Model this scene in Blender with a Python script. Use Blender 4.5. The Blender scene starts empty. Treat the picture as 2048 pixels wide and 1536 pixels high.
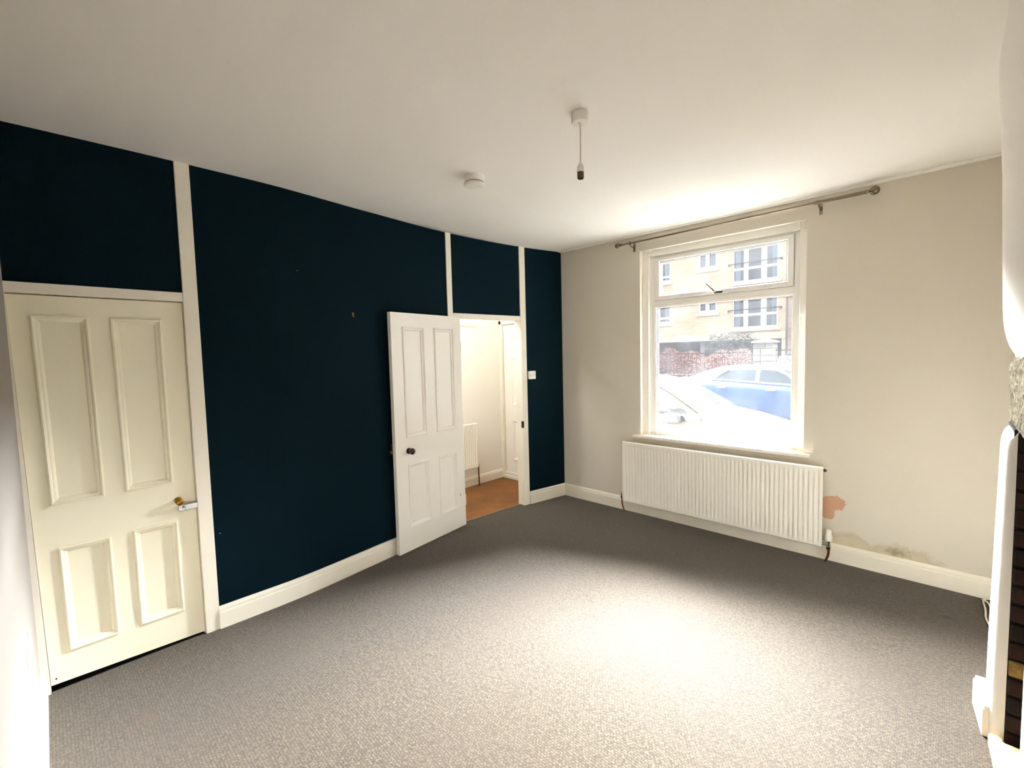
import bpy, math, random
from math import sin, cos, pi, radians, sqrt
from mathutils import Vector, Matrix
random.seed(7)
S = bpy.context.scene
COL = S.collection
H = 2.742                       # ceiling height

# ------------------------------------------------------------------ camera
YAW, PITCH, ROLL = radians(44.18889), radians(-3.71689), radians(-1.413215)
fw = Vector((-sin(YAW)*cos(PITCH), cos(YAW)*cos(PITCH), sin(PITCH)))
rt = Vector((cos(YAW), sin(YAW), 0)); up = rt.cross(fw)
r2 = cos(ROLL)*rt + sin(ROLL)*up; u2 = -sin(ROLL)*rt + cos(ROLL)*up
cd = bpy.data.cameras.new('camera'); cam = bpy.data.objects.new('camera', cd); COL.objects.link(cam)
m = Matrix((( r2.x, u2.x, -fw.x, 3.152), (r2.y, u2.y, -fw.y, -4.072), (r2.z, u2.z, -fw.z, 1.62), (0, 0, 0, 1)))
cam.matrix_world = m
cd.sensor_fit = 'HORIZONTAL'; cd.sensor_width = 36; cd.lens = 904.4323/2048*36
cd.clip_start = 0.02; cd.clip_end = 300
S.camera = cam

# ------------------------------------------------------------------ world, sun, added area fill, exposure
S.view_settings.view_transform = 'Standard'; S.view_settings.look = 'None'
S.view_settings.gamma = 1; S.view_settings.use_curve_mapping = False
S.view_settings.exposure = 1.42
S.cycles.use_denoising = True
S.cycles.max_bounces = 14; S.cycles.diffuse_bounces = 10; S.cycles.glossy_bounces = 4
S.cycles.transparent_max_bounces = 24; S.cycles.transmission_bounces = 6
S.cycles.sample_clamp_indirect = 8
W = bpy.data.worlds.new('world'); S.world = W; W.use_nodes = True
bg = W.node_tree.nodes['Background']; bg.inputs[0].default_value = (0.93, 0.97, 1.0, 1); bg.inputs[1].default_value = 1.1

def light(name, kind, loc, energy, color=(1, 1, 1), to=None, **k):
    d = bpy.data.lights.new(name, kind); d.energy = energy; d.color = color
    for a, v in k.items(): setattr(d, a, v)
    o = bpy.data.objects.new(name, d); COL.objects.link(o); o.location = loc
    if to is not None: o.rotation_euler = (Vector(to)-Vector(loc)).to_track_quat('-Z', 'Y').to_euler()
    return o
light('sun', 'SUN', (4, -20, 25), 1.45, (1, .95, .86), (0, 2, 0), angle=radians(3))
light('street_area_fill', 'AREA', (-4.2, 9.5, 7.7), 67000, (.945, .975, 1), (1.0, -1.6, .9), shape='RECTANGLE', size=23, size_y=4.4, spread=radians(150))  # added area lamp over the street, brightens the room through the window

# ------------------------------------------------------------------ materials
def lin(c):
    return tuple((v/12.92 if v <= .04045 else ((v+.055)/1.055)**2.4) for v in c)
def hexc(h): return lin(tuple(int(h[i:i+2], 16)/255 for i in (0, 2, 4)))+(1,)
class NT:
    def __init__(s, name):
        s.m = bpy.data.materials.new(name); s.m.use_nodes = True; s.t = s.m.node_tree; s.n = s.t.nodes; s.l = s.t.links
        s.b = s.n['Principled BSDF']; s.out = s.n['Material Output']
    def add(s, typ, **k):
        x = s.n.new(typ)
        for a, v in k.items(): setattr(x, a, v)
        return x
    def ln(s, a, b): s.l.new(a, b)
    def coord(s): return s.add('ShaderNodeTexCoord').outputs['Object']
    def noise(s, scale, detail=3, rough=.55, vec=None, dist=0):
        x = s.add('ShaderNodeTexNoise'); x.inputs['Scale'].default_value = scale; x.inputs['Detail'].default_value = detail
        x.inputs['Roughness'].default_value = rough; x.inputs['Distortion'].default_value = dist
        s.ln(vec if vec is not None else s.coord(), x.inputs['Vector']); return x
    def ramp(s, fac, stops):
        x = s.add('ShaderNodeValToRGB'); e = x.color_ramp.elements
        e[0].position, e[0].color = stops[0]; e[1].position, e[1].color = stops[-1]
        for p, c in stops[1:-1]: q = e.new(p); q.color = c
        s.ln(fac, x.inputs[0]); return x.outputs[0]
    def mix(s, fac, a, b, mode='MIX'):
        x = s.add('ShaderNodeMix', data_type='RGBA', blend_type=mode)
        for i, v in ((0, fac), (6, a), (7, b)):
            if isinstance(v, (int, float, tuple)): x.inputs[i].default_value = v
            else: s.ln(v, x.inputs[i])
        return x.outputs[2]
    def math(s, op, a, b=0, c=None, clamp=False):
        x = s.add('ShaderNodeMath', operation=op, use_clamp=clamp)
        for i, v in enumerate((a, b) if c is None else (a, b, c)):
            if isinstance(v, (int, float)): x.inputs[i].default_value = v
            else: s.ln(v, x.inputs[i])
        return x.outputs[0]
    def bump(s, h, strength, dist=.002):
        x = s.add('ShaderNodeBump'); x.inputs['Strength'].default_value = strength; x.inputs['Distance'].default_value = dist
        s.ln(h, x.inputs['Height']); s.ln(x.outputs[0], s.b.inputs['Normal'])
    def col(s, c):
        if isinstance(c, tuple): s.b.inputs['Base Color'].default_value = c
        else: s.ln(c, s.b.inputs['Base Color'])
def simple(name, c, rough=.5, metal=0, spec=.5, var=.0, vscale=6, bump=0, bscale=200):
    t = NT(name); c = hexc(c) if isinstance(c, str) else c
    if var:
        d = tuple(v*(1-var) for v in c[:3])+(1,)
        t.col(t.mix(t.noise(vscale, 4).outputs['Fac'], c, d))
    else: t.col(c)
    t.b.inputs['Roughness'].default_value = rough; t.b.inputs['Metallic'].default_value = metal
    t.b.inputs['Specular IOR Level'].default_value = spec
    if bump: t.bump(t.noise(bscale, 3).outputs['Fac'], bump)
    return t.m
def painted_wall(name, c, rough=.85, var=.05, b=.25):
    t = NT(name); c = hexc(c); d = tuple(v*(1-var) for v in c[:3])+(1,)
    t.col(t.mix(t.noise(1.7, 5).outputs['Fac'], c, d)); t.b.inputs['Roughness'].default_value = rough
    t.b.inputs['Specular IOR Level'].default_value = .3
    a = t.noise(9, 4).outputs['Fac']; f = t.noise(260, 2).outputs['Fac']
    t.bump(t.math('ADD', t.math('MULTIPLY', a, 1.6), t.math('MULTIPLY', f, .25)), b, .004); return t.m

M = {}
M['ceiling'] = painted_wall('ceiling_paint', 'F6F4F0', .9, .02, .3)
M['plaster'] = painted_wall('white_plaster', 'F0EDE6', .8, .03, .5)
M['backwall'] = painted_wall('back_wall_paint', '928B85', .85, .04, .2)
M['hall'] = painted_wall('hall_white', 'EFEBE3', .8, .03, .2)
# navy wall with specks of chipped paint and rubbed marks
t = NT('navy_paint'); base = t.mix(t.noise(2.2, 5).outputs['Fac'], (.0010, .0078, .0122, 1), (.0015, .0106, .0166, 1))
v = t.add('ShaderNodeTexVoronoi'); v.inputs['Scale'].default_value = 5.5; t.ln(t.coord(), v.inputs['Vector'])
sp = t.math('LESS_THAN', v.outputs['Distance'], .018)
gate = t.math('GREATER_THAN', t.noise(1.1, 1).outputs['Fac'], .55)
t.col(t.mix(t.math('MULTIPLY', sp, gate), base, (.35, .42, .42, 1)))
t.b.inputs['Roughness'].default_value = .6; t.b.inputs['Specular IOR Level'].default_value = .04
t.bump(t.noise(320, 3).outputs['Fac'], .25, .002); M['navy'] = t.m
M['trim'] = simple('trim_gloss', 'EFE9DA', .32, spec=.45, var=.06, vscale=3)
M['door'] = simple('door_gloss', 'F3EFE6', .28, spec=.5, var=.03, vscale=3)
M['cream'] = simple('cream_gloss', 'F0EAD2', .3, spec=.5, var=.05, vscale=2.5)
M['upvc'] = simple('white_upvc', 'F2F0EA', .3, spec=.5, var=.02)
M['rad'] = simple('radiator_enamel', 'F1EDE2', .3, spec=.5, var=.02)
M['plastic'] = simple('white_plastic', 'EFECE6', .35, var=.02)
M['brass'] = simple('worn_brass', 'A8802F', .28, 1, var=.3, vscale=60)
M['chrome'] = simple('chrome', 'C9C8C4', .12, 1, var=.05)
M['nickel'] = simple('brushed_nickel', '857B6D', .25, 1, var=.1, vscale=40)
M['copper'] = simple('copper_pipe', '8A4526', .35, .85, var=.35, vscale=40)
M['bakelite'] = simple('brown_knob', '3A1512', .18, spec=.6, var=.2, vscale=30)
M['rust'] = simple('rusty_iron', '3B1A12', .6, .3, var=.4, vscale=80)
M['lampholder'] = simple('aged_brown_holder', '4A3A22', .5, var=.3, vscale=80)
M['black'] = simple('black', '090909', .6, var=.1)
M['dark'] = simple('dark_void', '0A0A0B', .9, var=.1)
M['seam'] = simple('grey_seal', '5A574F', .7, var=.1)
M['flex'] = simple('white_flex', 'D8C9BE', .5, var=.05)
M['cable'] = simple('white_cable', 'E9E3D2', .5, var=.05)
# window wall: magnolia paint with a bare plaster patch and a damp tide mark (worn in, own shapes)
t = NT('magnolia_paint'); xyz = t.add('ShaderNodeSeparateXYZ'); co = t.coord(); t.ln(co, xyz.inputs[0])
X, Z = xyz.outputs[0], xyz.outputs[2]
base = t.mix(t.noise(1.4, 5).outputs['Fac'], hexc('D6CFC2'), hexc('CEC6B7'))
n1 = t.noise(34, 6, .65).outputs['Fac']; n2 = t.noise(7, 5, .6, dist=1.2).outputs['Fac']
def blob(cx, cz, rx, rz, n, amp, soft):
    a = t.math('DIVIDE', t.math('SUBTRACT', X, cx), rx); b = t.math('DIVIDE', t.math('SUBTRACT', Z, cz), rz)
    d = t.math('SQRT', t.math('ADD', t.math('MULTIPLY', a, a), t.math('MULTIPLY', b, b)))
    d = t.math('ADD', d, t.math('MULTIPLY', t.math('SUBTRACT', n, .5), amp))
    return t.math('DIVIDE', t.math('SUBTRACT', 1.0, d), soft, clamp=True)
damp = t.math('MAXIMUM', blob(2.64, .135, .17, .115, n2, .9, .45), blob(2.93, .10, .24, .14, n2, 1.0, .45))
ring = t.math('SUBTRACT', 1.0, t.math('ABSOLUTE', t.math('SUBTRACT', t.math('MULTIPLY', damp, 2.0), 1.0)))
dcol = t.mix(n2, hexc('BDAE90'), hexc('D5C8AA'))
c1 = t.mix(t.math('MULTIPLY', damp, .8), base, dcol)
c1 = t.mix(t.math('MULTIPLY', ring, t.math('MULTIPLY', n2, .5)), c1, hexc('8D8064'))
mould = blob(2.915, .165, .08, .04, n1, 2.2, .8)
c1 = t.mix(t.math('MULTIPLY', mould, .65), c1, hexc('7A6F55'))
n3 = t.noise(20, 8, .75, dist=.6).outputs['Fac']
patch = t.math('MAXIMUM', blob(2.540, .445, .078, .058, n3, 1.3, .05), blob(2.505, .375, .048, .065, n3, 1.3, .05))
c1 = t.mix(patch, c1, t.mix(n1, hexc('BA9174'), hexc('C8A186')))
t.col(c1); t.b.inputs['Roughness'].default_value = .85; t.b.inputs['Specular IOR Level'].default_value = .3
hgt = t.math('ADD', t.math('MULTIPLY', t.noise(260, 2).outputs['Fac'], .25), t.math('MULTIPLY', patch, -.8))
t.bump(t.math('ADD', hgt, t.math('MULTIPLY', t.noise(9, 4).outputs['Fac'], 1.6)), .25, .004); M['magnolia'] = t.m
# carpet: woven loop pile, flecked grey beige
t = NT('carpet_loop'); co = t.coord()
br = t.add('ShaderNodeTexBrick'); br.inputs['Scale'].default_value = 1; br.inputs['Brick Width'].default_value = .0155; br.inputs['Row Height'].default_value = .0115
br.inputs['Mortar Size'].default_value = .0024; br.inputs['Mortar Smooth'].default_value = 1; br.offset = .5
br.inputs['Color1'].default_value = (1, 1, 1, 1); br.inputs['Color2'].default_value = (.42, .41, .40, 1); br.inputs['Mortar'].default_value = (.03, .03, .03, 1)
wob = t.noise(70, 2, vec=co); mv = t.add('ShaderNodeVectorMath', operation='MULTIPLY_ADD'); t.ln(wob.outputs['Color'], mv.inputs[0]); mv.inputs[1].default_value = (.007, .007, 0); t.ln(co, mv.inputs[2])
t.ln(mv.outputs[0], br.inputs['Vector'])
fl = t.noise(330, 3, .7, vec=co).outputs['Fac']; f2 = t.noise(85, 3, .7, vec=co).outputs['Fac']
c = t.ramp(fl, [(.3, hexc('201A12')), (.5, hexc('463C2F')), (.66, hexc('786C59'))])
c = t.mix(.8, c, br.outputs['Color'], 'MULTIPLY')
c = t.mix(t.ramp(f2, [(.5, (0, 0, 0, 1)), (.72, (.8, .8, .8, 1))]), c, hexc('665A49'))
big = t.noise(1.3, 4, .6, vec=co, dist=.6).outputs['Fac']
c = t.mix(t.ramp(big, [(.42, (0, 0, 0, 1)), (.75, (.5, .5, .5, 1))]), c, hexc('453C33'))
sxy = t.add('ShaderNodeSeparateXYZ'); t.ln(co, sxy.inputs[0])
def spot(cx, cy, rx, ry, k, colr):
    global c
    a = t.math('DIVIDE', t.math('SUBTRACT', sxy.outputs[0], cx), rx); b = t.math('DIVIDE', t.math('SUBTRACT', sxy.outputs[1], cy), ry)
    d = t.math('ADD', t.math('SQRT', t.math('ADD', t.math('MULTIPLY', a, a), t.math('MULTIPLY', b, b))), t.math('MULTIPLY', t.math('SUBTRACT', f2, .5), 1.2))
    c = t.mix(t.math('MULTIPLY', t.math('DIVIDE', t.math('SUBTRACT', 1.0, d), .8, clamp=True), k), c, colr)
spot(3.179, -.442, .035, .03, .75, hexc('1E1A14')); spot(.15, -3.77, .06, .045, .45, hexc('4A2F1A')); spot(.55, -3.85, .05, .06, .3, hexc('573A28')); spot(1.15, -2.05, .30, .5, .22, hexc('3E3328'))
t.col(c); t.b.inputs['Roughness'].default_value = .95; t.b.inputs['Specular IOR Level'].default_value = .1
t.b.inputs['Sheen Weight'].default_value = .35; t.b.inputs['Sheen Roughness'].default_value = .4
t.bump(t.math('ADD', br.outputs['Fac'], t.math('MULTIPLY', fl, -.7)), -.8, .004); M['carpet'] = t.m
t = NT('coir_floor'); c = t.mix(t.ramp(t.noise(2.2, 4).outputs['Fac'], [(.35, (0, 0, 0, 1)), (.65, (1, 1, 1, 1))]), hexc('7E4A14'), hexc('45260A')); g = t.noise(240, 3, .7).outputs['Fac']
t.col(t.mix(t.math('MULTIPLY', g, .6), c, hexc('96662C'))); t.b.inputs['Roughness'].default_value = .75; t.bump(g, .4, .003); M['coir'] = t.m
M['bare_stone'] = None
t = NT('rough_stone'); n = t.noise(38, 7, .7, dist=.8).outputs['Fac']
t.col(t.ramp(n, [(.34, hexc('30291E')), (.47, hexc('6A5F48')), (.58, hexc('948A6E')), (.72, hexc('B4AA8E'))])); t.b.inputs['Roughness'].default_value = .95
t.bump(n, 1.0, .012); M['stone'] = t.m
def brick_mat(name, a, b_):
    t = NT(name); n = t.noise(30, 6, .7).outputs['Fac']
    t.col(t.ramp(n, [(.35, hexc(a)), (.7, hexc(b_))])); t.b.inputs['Roughness'].default_value = .95; t.bump(n, .8, .006); return t.m
BR = [brick_mat('soot_brick', '0E0806', '1C120E'), brick_mat('red_brick', '200F0A', '34190F'), brick_mat('brown_brick', '150D09', '281A11'), brick_mat('mortared_brick', '1C130E', '5A5044'), brick_mat('buff_brick', '6E5526', 'A0854A')]
M['mortar'] = brick_mat('sooty_mortar', '0D0A08', '241E19')
M['oak'] = None
t = NT('pale_hearth'); co = t.coord(); mp = t.add('ShaderNodeMapping'); mp.inputs['Scale'].default_value = (40, 3, 3); t.ln(co, mp.inputs['Vector'])
n = t.noise(1.0, 5, .6, vec=mp.outputs[0]).outputs['Fac']; t.col(t.mix(n, hexc('CDB384'), hexc('B8996A'))); t.b.inputs['Roughness'].default_value = .5; M['hearth'] = t.m
M['amber'] = simple('amber_strip', 'F0B050', .5, var=.15, vscale=30)
# window glass: clear with reflection, plus a scattering film that veils the view in glare
def glass(name, veil, refl=1.0, tint=(1, 1, 1, 1)):
    t = NT(name); t.n.remove(t.b)
    tr = t.add('ShaderNodeBsdfTransparent'); tr.inputs[0].default_value = tint
    gl = t.add('ShaderNodeBsdfGlossy'); gl.inputs['Roughness'].default_value = .02
    fr = t.add('ShaderNodeFresnel'); fr.inputs['IOR'].default_value = 1.45
    mx = t.add('ShaderNodeMixShader'); t.ln(t.math('MULTIPLY', fr.outputs[0], .5*refl), mx.inputs[0]); t.ln(tr.outputs[0], mx.inputs[1]); t.ln(gl.outputs[0], mx.inputs[2])
    tl = t.add('ShaderNodeBsdfTranslucent'); tl.inputs[0].default_value = (.95, .96, 1, 1)
    m2 = t.add('ShaderNodeMixShader'); d = t.math('MULTIPLY', t.noise(3.5, 4).outputs['Fac'], veil*2)
    t.ln(d, m2.inputs[0]); t.ln(mx.outputs[0], m2.inputs[1]); t.ln(tl.outputs[0], m2.inputs[2]); t.ln(m2.outputs[0], t.out.inputs[0]); return t.m
M['glass'] = glass('veiled_glass', .0030)
M['farglass'] = glass('far_glass', .0, 1.6, (.75, .8, .85, 1))
# outdoors
t = NT('buff_brickwork'); br = t.add('ShaderNodeTexBrick'); mp = t.add('ShaderNodeMapping'); mp.inputs['Rotation'].default_value = (radians(90), 0, 0); t.ln(t.coord(), mp.inputs[0]); t.ln(mp.outputs[0], br.inputs['Vector'])
br.inputs['Scale'].default_value = 1; br.inputs['Brick Width'].default_value = .5; br.inputs['Row Height'].default_value = .15; br.inputs['Mortar Size'].default_value = .008
br.inputs['Color1'].default_value = (.34, .20, .115, 1); br.inputs['Color2'].default_value = (.20, .15, .10, 1); br.inputs['Mortar'].default_value = (.30, .25, .19, 1); br.inputs['Bias'].default_value = -.2
t.col(t.mix(t.math('MULTIPLY', t.noise(1.6, 4).outputs['Fac'], .5), br.outputs['Color'], (.29, .22, .15, 1))); t.b.inputs['Roughness'].default_value = .9; M['bldg'] = t.m
M['bandstone'] = simple('band_stone', (.36, .30, .215, 1), .9, var=.1, vscale=2)
M['farframe'] = simple('far_white_frame', (.42, .42, .42, 1), .5, var=.03)
M['undercroft'] = simple('undercroft_wall', (.045, .045, .055, 1), .9, var=.4, vscale=1.2)
M['curtain'] = simple('pale_curtain', (.3, .31, .34, 1), .9, var=.2, vscale=9)
M['blind'] = simple('aqua_blind', (.16, .3, .33, 1), .9, var=.1)
M['lilac'] = simple('lilac_render', (.17, .165, .2, 1), .9, var=.15, vscale=4)
M['pipe'] = simple('drainpipe', (.05, .04, .045, 1), .6, var=.1)
M['leaf'] = None
t = NT('copper_leaf'); oi = t.noise(26, 2).outputs['Fac']
t.col(t.ramp(oi, [(.32, (.07, .028, .022, 1)), (.5, (.17, .055, .04, 1)), (.68, (.26, .115, .075, 1))])); t.b.inputs['Roughness'].default_value = .6; M['leaf'] = t.m
t = NT('conifer_leaf'); t.col(t.ramp(t.noise(16, 2).outputs['Fac'], [(.35, (.012, .016, .014, 1)), (.7, (.09, .11, .10, 1))])); t.b.inputs['Roughness'].default_value = .7; M['conifer'] = t.m
M['pier'] = simple('gate_pier_stone', (.072, .068, .05, 1), .95, var=.4, vscale=9, bump=.5, bscale=40)
M['pierjoint'] = simple('pier_joint', (.05, .047, .036, 1), .95, var=.3, vscale=9)
M['piercap'] = simple('pier_cap_stone', (.27, .23, .19, 1), .9, var=.15)
M['iron'] = simple('black_railing', (.006, .006, .007, 1), .95, spec=.05, var=.1)
M['asphalt'] = simple('asphalt', (.05, .05, .052, 1), .9, var=.3, vscale=30)
M['pavement'] = simple('pavement', (.25, .245, .23, 1), .9, var=.2, vscale=4)
def carpaint(name, c, metal, rough):
    t = NT(name); t.col(t.mix(t.noise(3, 3).outputs['Fac'], c, tuple(v*.9 for v in c[:3])+(1,))); t.b.inputs['Metallic'].default_value = metal; t.b.inputs['Roughness'].default_value = rough
    t.b.inputs['Coat Weight'].default_value = .06; t.b.inputs['Specular IOR Level'].default_value = .25; t.b.inputs['Coat Roughness'].default_value = .05; return t.m
M['silver'] = carpaint('champagne_silver', (.10, .077, .052, 1), .2, .35)
M['blue'] = carpaint('mid_blue_paint', (.011, .034, .092, 1), 0, .5)
M['vanwhite'] = carpaint('white_paint', (.4, .4, .4, 1), 0, .4)
M['carglass'] = simple('car_glass', (.014, .018, .021, 1), .06, spec=.12, var=.2)
M['tyre'] = simple('tyre', (.012, .012, .012, 1), .8, var=.1)
M['alloy'] = simple('alloy', (.4, .4, .4, 1), .3, .9, var=.1)
M['trimblack'] = simple('trim_black', (.02, .02, .022, 1), .4, var=.1)
M['redmark'] = simple('red_marking', (.35, .03, .04, 1), .5, var=.1)
M['ext'] = simple('house_outside', (.06, .055, .047, 1), .9, var=.2, vscale=3)

# ------------------------------------------------------------------ mesh helpers
class MB:
    def __init__(s): s.v = []; s.f = []; s.sm = []; s.mi = []; s.cur = 0
    def face(s, idx, smooth=False): s.f.append(tuple(idx)); s.sm.append(smooth); s.mi.append(s.cur)
    def pts(s, ps): b = len(s.v); s.v += [tuple(p) for p in ps]; return b
    def hexa(s, p, smooth=False):       # 8 corners: bottom ring 0-3, top ring 4-7
        b = s.pts(p)
        for q in ((3, 2, 1, 0), (4, 5, 6, 7), (0, 1, 5, 4), (1, 2, 6, 5), (2, 3, 7, 6), (3, 0, 4, 7)): s.face([b+i for i in q], smooth)
        return s
    def box(s, x0, x1, y0, y1, z0, z1):
        x0, x1 = min(x0, x1), max(x0, x1); y0, y1 = min(y0, y1), max(y0, y1); z0, z1 = min(z0, z1), max(z0, z1)
        return s.hexa([(x0, y0, z0), (x1, y0, z0), (x1, y1, z0), (x0, y1, z0), (x0, y0, z1), (x1, y0, z1), (x1, y1, z1), (x0, y1, z1)])
    def quad(s, a, b, c, d, smooth=False): k = s.pts((a, b, c, d)); s.face((k, k+1, k+2, k+3), smooth); return s
    def prism(s, poly, z0, z1):         # polygon in xy, counter-clockwise
        n = len(poly); b = s.pts([(x, y, z0) for x, y in poly]+[(x, y, z1) for x, y in poly])
        s.face([b+i for i in reversed(range(n))]); s.face([b+n+i for i in range(n)])
        for i in range(n): j = (i+1) % n; s.face((b+i, b+j, b+n+j, b+n+i))
        return s
    def lathe(s, prof, c=(0, 0, 0), axis='z', n=24, smooth=True):   # profile [(r, h)]
        rings = []
        for r, h in prof:
            ps = []
            for i in range(n):
                a = 2*pi*i/n; p = (r*cos(a), r*sin(a), h)
                if axis == 'x': p = (p[2], p[0], p[1])
                elif axis == 'y': p = (p[1], p[2], p[0])
                ps.append((c[0]+p[0], c[1]+p[1], c[2]+p[2]))
            rings.append(s.pts(ps))
        for a, b in zip(rings, rings[1:]):
            for i in range(n): j = (i+1) % n; s.face((a+i, a+j, b+j, b+i), smooth)
        s.face([rings[0]+i for i in reversed(range(n))]); s.face([rings[-1]+i for i in range(n)]); return s
    def tube(s, path, r, n=10, soft=0):
        P = [Vector(p) for p in path]; rings = []
        for _ in range(soft):               # corner cutting
            Q = [P[0]]
            for a, b in zip(P, P[1:]): Q += [a*.75+b*.25, a*.25+b*.75]
            P = Q+[P[-1]]
        ref = Vector((0, 0, 1)) if abs((P[-1]-P[0]).normalized().z) < .9 else Vector((1, 0, 0))
        for i, p in enumerate(P):
            d = (P[min(i+1, len(P)-1)]-P[max(i-1, 0)]).normalized(); a = d.cross(ref).normalized(); b = d.cross(a)
            rr = r[i] if isinstance(r, (list, tuple)) else r
            rings.append(s.pts([p+a*(rr*cos(2*pi*k/n))+b*(rr*sin(2*pi*k/n)) for k in range(n)]))
        for a, b in zip(rings, rings[1:]):
            for i in range(n): j = (i+1) % n; s.face((a+i, b+i, b+j, a+j), True)
        s.face([rings[0]+i for i in range(n)]); s.face([rings[-1]+i for i in reversed(range(n))]); return s
    def grid(s, rows, smooth=True):     # list of rows of points
        n = len(rows[0]); b = s.pts([p for r in rows for p in r])
        for i in range(len(rows)-1):
            for j in range(n-1): k = b+i*n+j; s.face((k, k+1, k+n+1, k+n), smooth)
        return s
    def mesh(s, name, mats):
        me = bpy.data.meshes.new(name); me.from_pydata(s.v, [], s.f)
        for q in (mats if isinstance(mats, (list, tuple)) else [mats]): me.materials.append(q)
        me.polygons.foreach_set('use_smooth', s.sm); me.polygons.foreach_set('material_index', s.mi); me.update(); return me
def world(o):
    mm = o.matrix_basis.copy()
    while o.parent: o = o.parent; mm = o.matrix_basis @ mm
    return mm
def obj(name, mb, mats, parent=None, local=False, bevel=0, seg=2, fix=True):
    me = mb.mesh(name, mats)
    if parent and not local: me.transform(world(parent).inverted())
    if fix:
        import bmesh
        b = bmesh.new(); b.from_mesh(me); bmesh.ops.recalc_face_normals(b, faces=b.faces); b.to_mesh(me); b.free()
    o = bpy.data.objects.new(name, me); COL.objects.link(o)
    if parent: o.parent = parent
    if any(mb.sm):
        d = o.modifiers.new('edges', 'EDGE_SPLIT'); d.split_angle = radians(42); d.use_edge_sharp = False
    if bevel:
        d = o.modifiers.new('bevel', 'BEVEL'); d.width = bevel; d.segments = seg; d.limit_method = 'ANGLE'; d.angle_limit = radians(40)
    return o
def dup(src, parent, loc=(0, 0, 0), mat=None):
    o = src.copy()
    if mat: o.data = src.data.copy(); o.data.materials.clear(); o.data.materials.append(mat)
    COL.objects.link(o); o.parent = parent; o.location = loc; return o
def tag(o, label, cat, group=None):
    o['label'] = label; o['category'] = cat
    if group: o['group'] = group
    return o
def struct(o, label=None):
    o['kind'] = 'structure'
    if label: o['label'] = label
    return o
def empty(name, loc, rz=0):
    o = bpy.data.objects.new(name, None); COL.objects.link(o); o.location = loc; o.rotation_euler = (0, 0, rz); o.empty_display_size = .1; return o
def thing(name, label, cat, loc, rz=0, group=None): return tag(empty(name, loc, rz), label, cat, group)

# ------------------------------------------------------------------ room shell
WY = [-4.3, -3.43, -2.95, -2.3, -1.45, -0.6, 0.0]; WX = [0.0, -.008, -.010, -.085, -.178, -.104, 0.0]
def wx(y):                                   # the old partition bows away from the room
    if y <= WY[0]: return WX[0]
    n = len(WY)
    def slope(i):
        if i <= 0 or i >= n-1: return (WX[1]-WX[0])/(WY[1]-WY[0]) if i <= 0 else (WX[-1]-WX[-2])/(WY[-1]-WY[-2])
        return .5*((WX[i+1]-WX[i])/(WY[i+1]-WY[i])+(WX[i]-WX[i-1])/(WY[i]-WY[i-1]))
    for i in range(n-1):
        if y <= WY[i+1]:
            h = WY[i+1]-WY[i]; t = (y-WY[i])/h
            return (2*t**3-3*t*t+1)*WX[i]+(t**3-2*t*t+t)*h*slope(i)+(-2*t**3+3*t*t)*WX[i+1]+(t**3-t*t)*h*slope(i+1)
    return WX[-1]
TH = .075
D1 = (-4.185, -3.50, 1.972); D2 = (-1.42, -.58, 1.98)     # door openings: y0, y1, top
mb = MB()
cuts = sorted(set([-4.3+.1*i for i in range(44)]+[D1[0], D1[1], D2[0], D2[1], .12]))
for a, b in zip(cuts, cuts[1:]):
    mid = (a+b)/2; z0 = -.05
    for d in (D1, D2):
        if d[0] < mid < d[1]: z0 = d[2]
    xa, xb = wx(a), wx(b); z1 = H+.06
    k = mb.pts([(xa-TH, a, z0), (xa, a, z0), (xb, b, z0), (xb-TH, b, z0), (xa-TH, a, z1), (xa, a, z1), (xb, b, z1), (xb-TH, b, z1)])
    for q in ((3, 2, 1, 0), (4, 5, 6, 7), (0, 1, 5, 4), (1, 2, 6, 5), (2, 3, 7, 6), (3, 0, 4, 7)):
        mb.cur = 1 if q == (3, 0, 4, 7) else 0; mb.face([k+i for i in q])
mb.cur = 0
struct(obj('wall_left', mb, [M['navy'], M['hall']], fix=False), 'dark navy painted partition wall with white timber posts')
# window wall with opening
WO = (.96, 2.345, .785, 2.585)
mb = MB(); T2 = .26
for (x0, x1, z0, z1) in ((-1.3, WO[0], -.4, H+.06), (WO[1], 3.9, -.4, H+.06), (WO[0], WO[1], -.4, WO[2]), (WO[0], WO[1], WO[3], H+.06)):
    if x0 < 0:
        mb.box(0, x1, 0, T2, z0, z1)
    else: mb.box(x0, x1, 0, T2, z0, z1)
struct(obj('wall_window', mb, M['magnolia']), 'magnolia window wall with bare plaster patch and damp stain')
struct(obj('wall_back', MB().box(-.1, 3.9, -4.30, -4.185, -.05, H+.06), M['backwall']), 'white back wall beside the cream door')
struct(obj('wall_right', MB().box(3.70, 3.82, -4.2, .02, -.05, H+.06), M['magnolia']), 'right wall beyond the chimney breast')
# ceiling: slightly uneven lath and plaster
mb = MB(); nx, ny = 26, 30; rows = []
for j in range(ny+1):
    y = -4.3+j*(4.32)/ny; r = []
    for i in range(nx+1):
        x = -.25+i*4.1/nx; r.append((x, y, H+.004*sin(x*2.3+1.2*y)+.003*sin(y*3.1)))
    rows.append(r)
mb.grid(rows); cl = obj('ceiling', mb, M['ceiling'], fix=False); sd = cl.modifiers.new('solid', 'SOLIDIFY'); sd.thickness = .08; sd.offset = 1
struct(cl, 'off white uneven ceiling')
# carpet floor follows the wall and the threshold
ys = [-4.3+.2*i for i in range(22)]+[.02]
poly = [(3.75, -4.3), (3.75, .02)]+[(wx(y)-.045, y) for y in reversed(ys) if y > -3.4]+[(-.05, -3.5), (-.016, -3.5), (-.016, -4.3)]
struct(obj('floor', MB().prism(poly, -.06, 0.0), M['carpet']), 'grey beige woven loop carpet')
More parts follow.
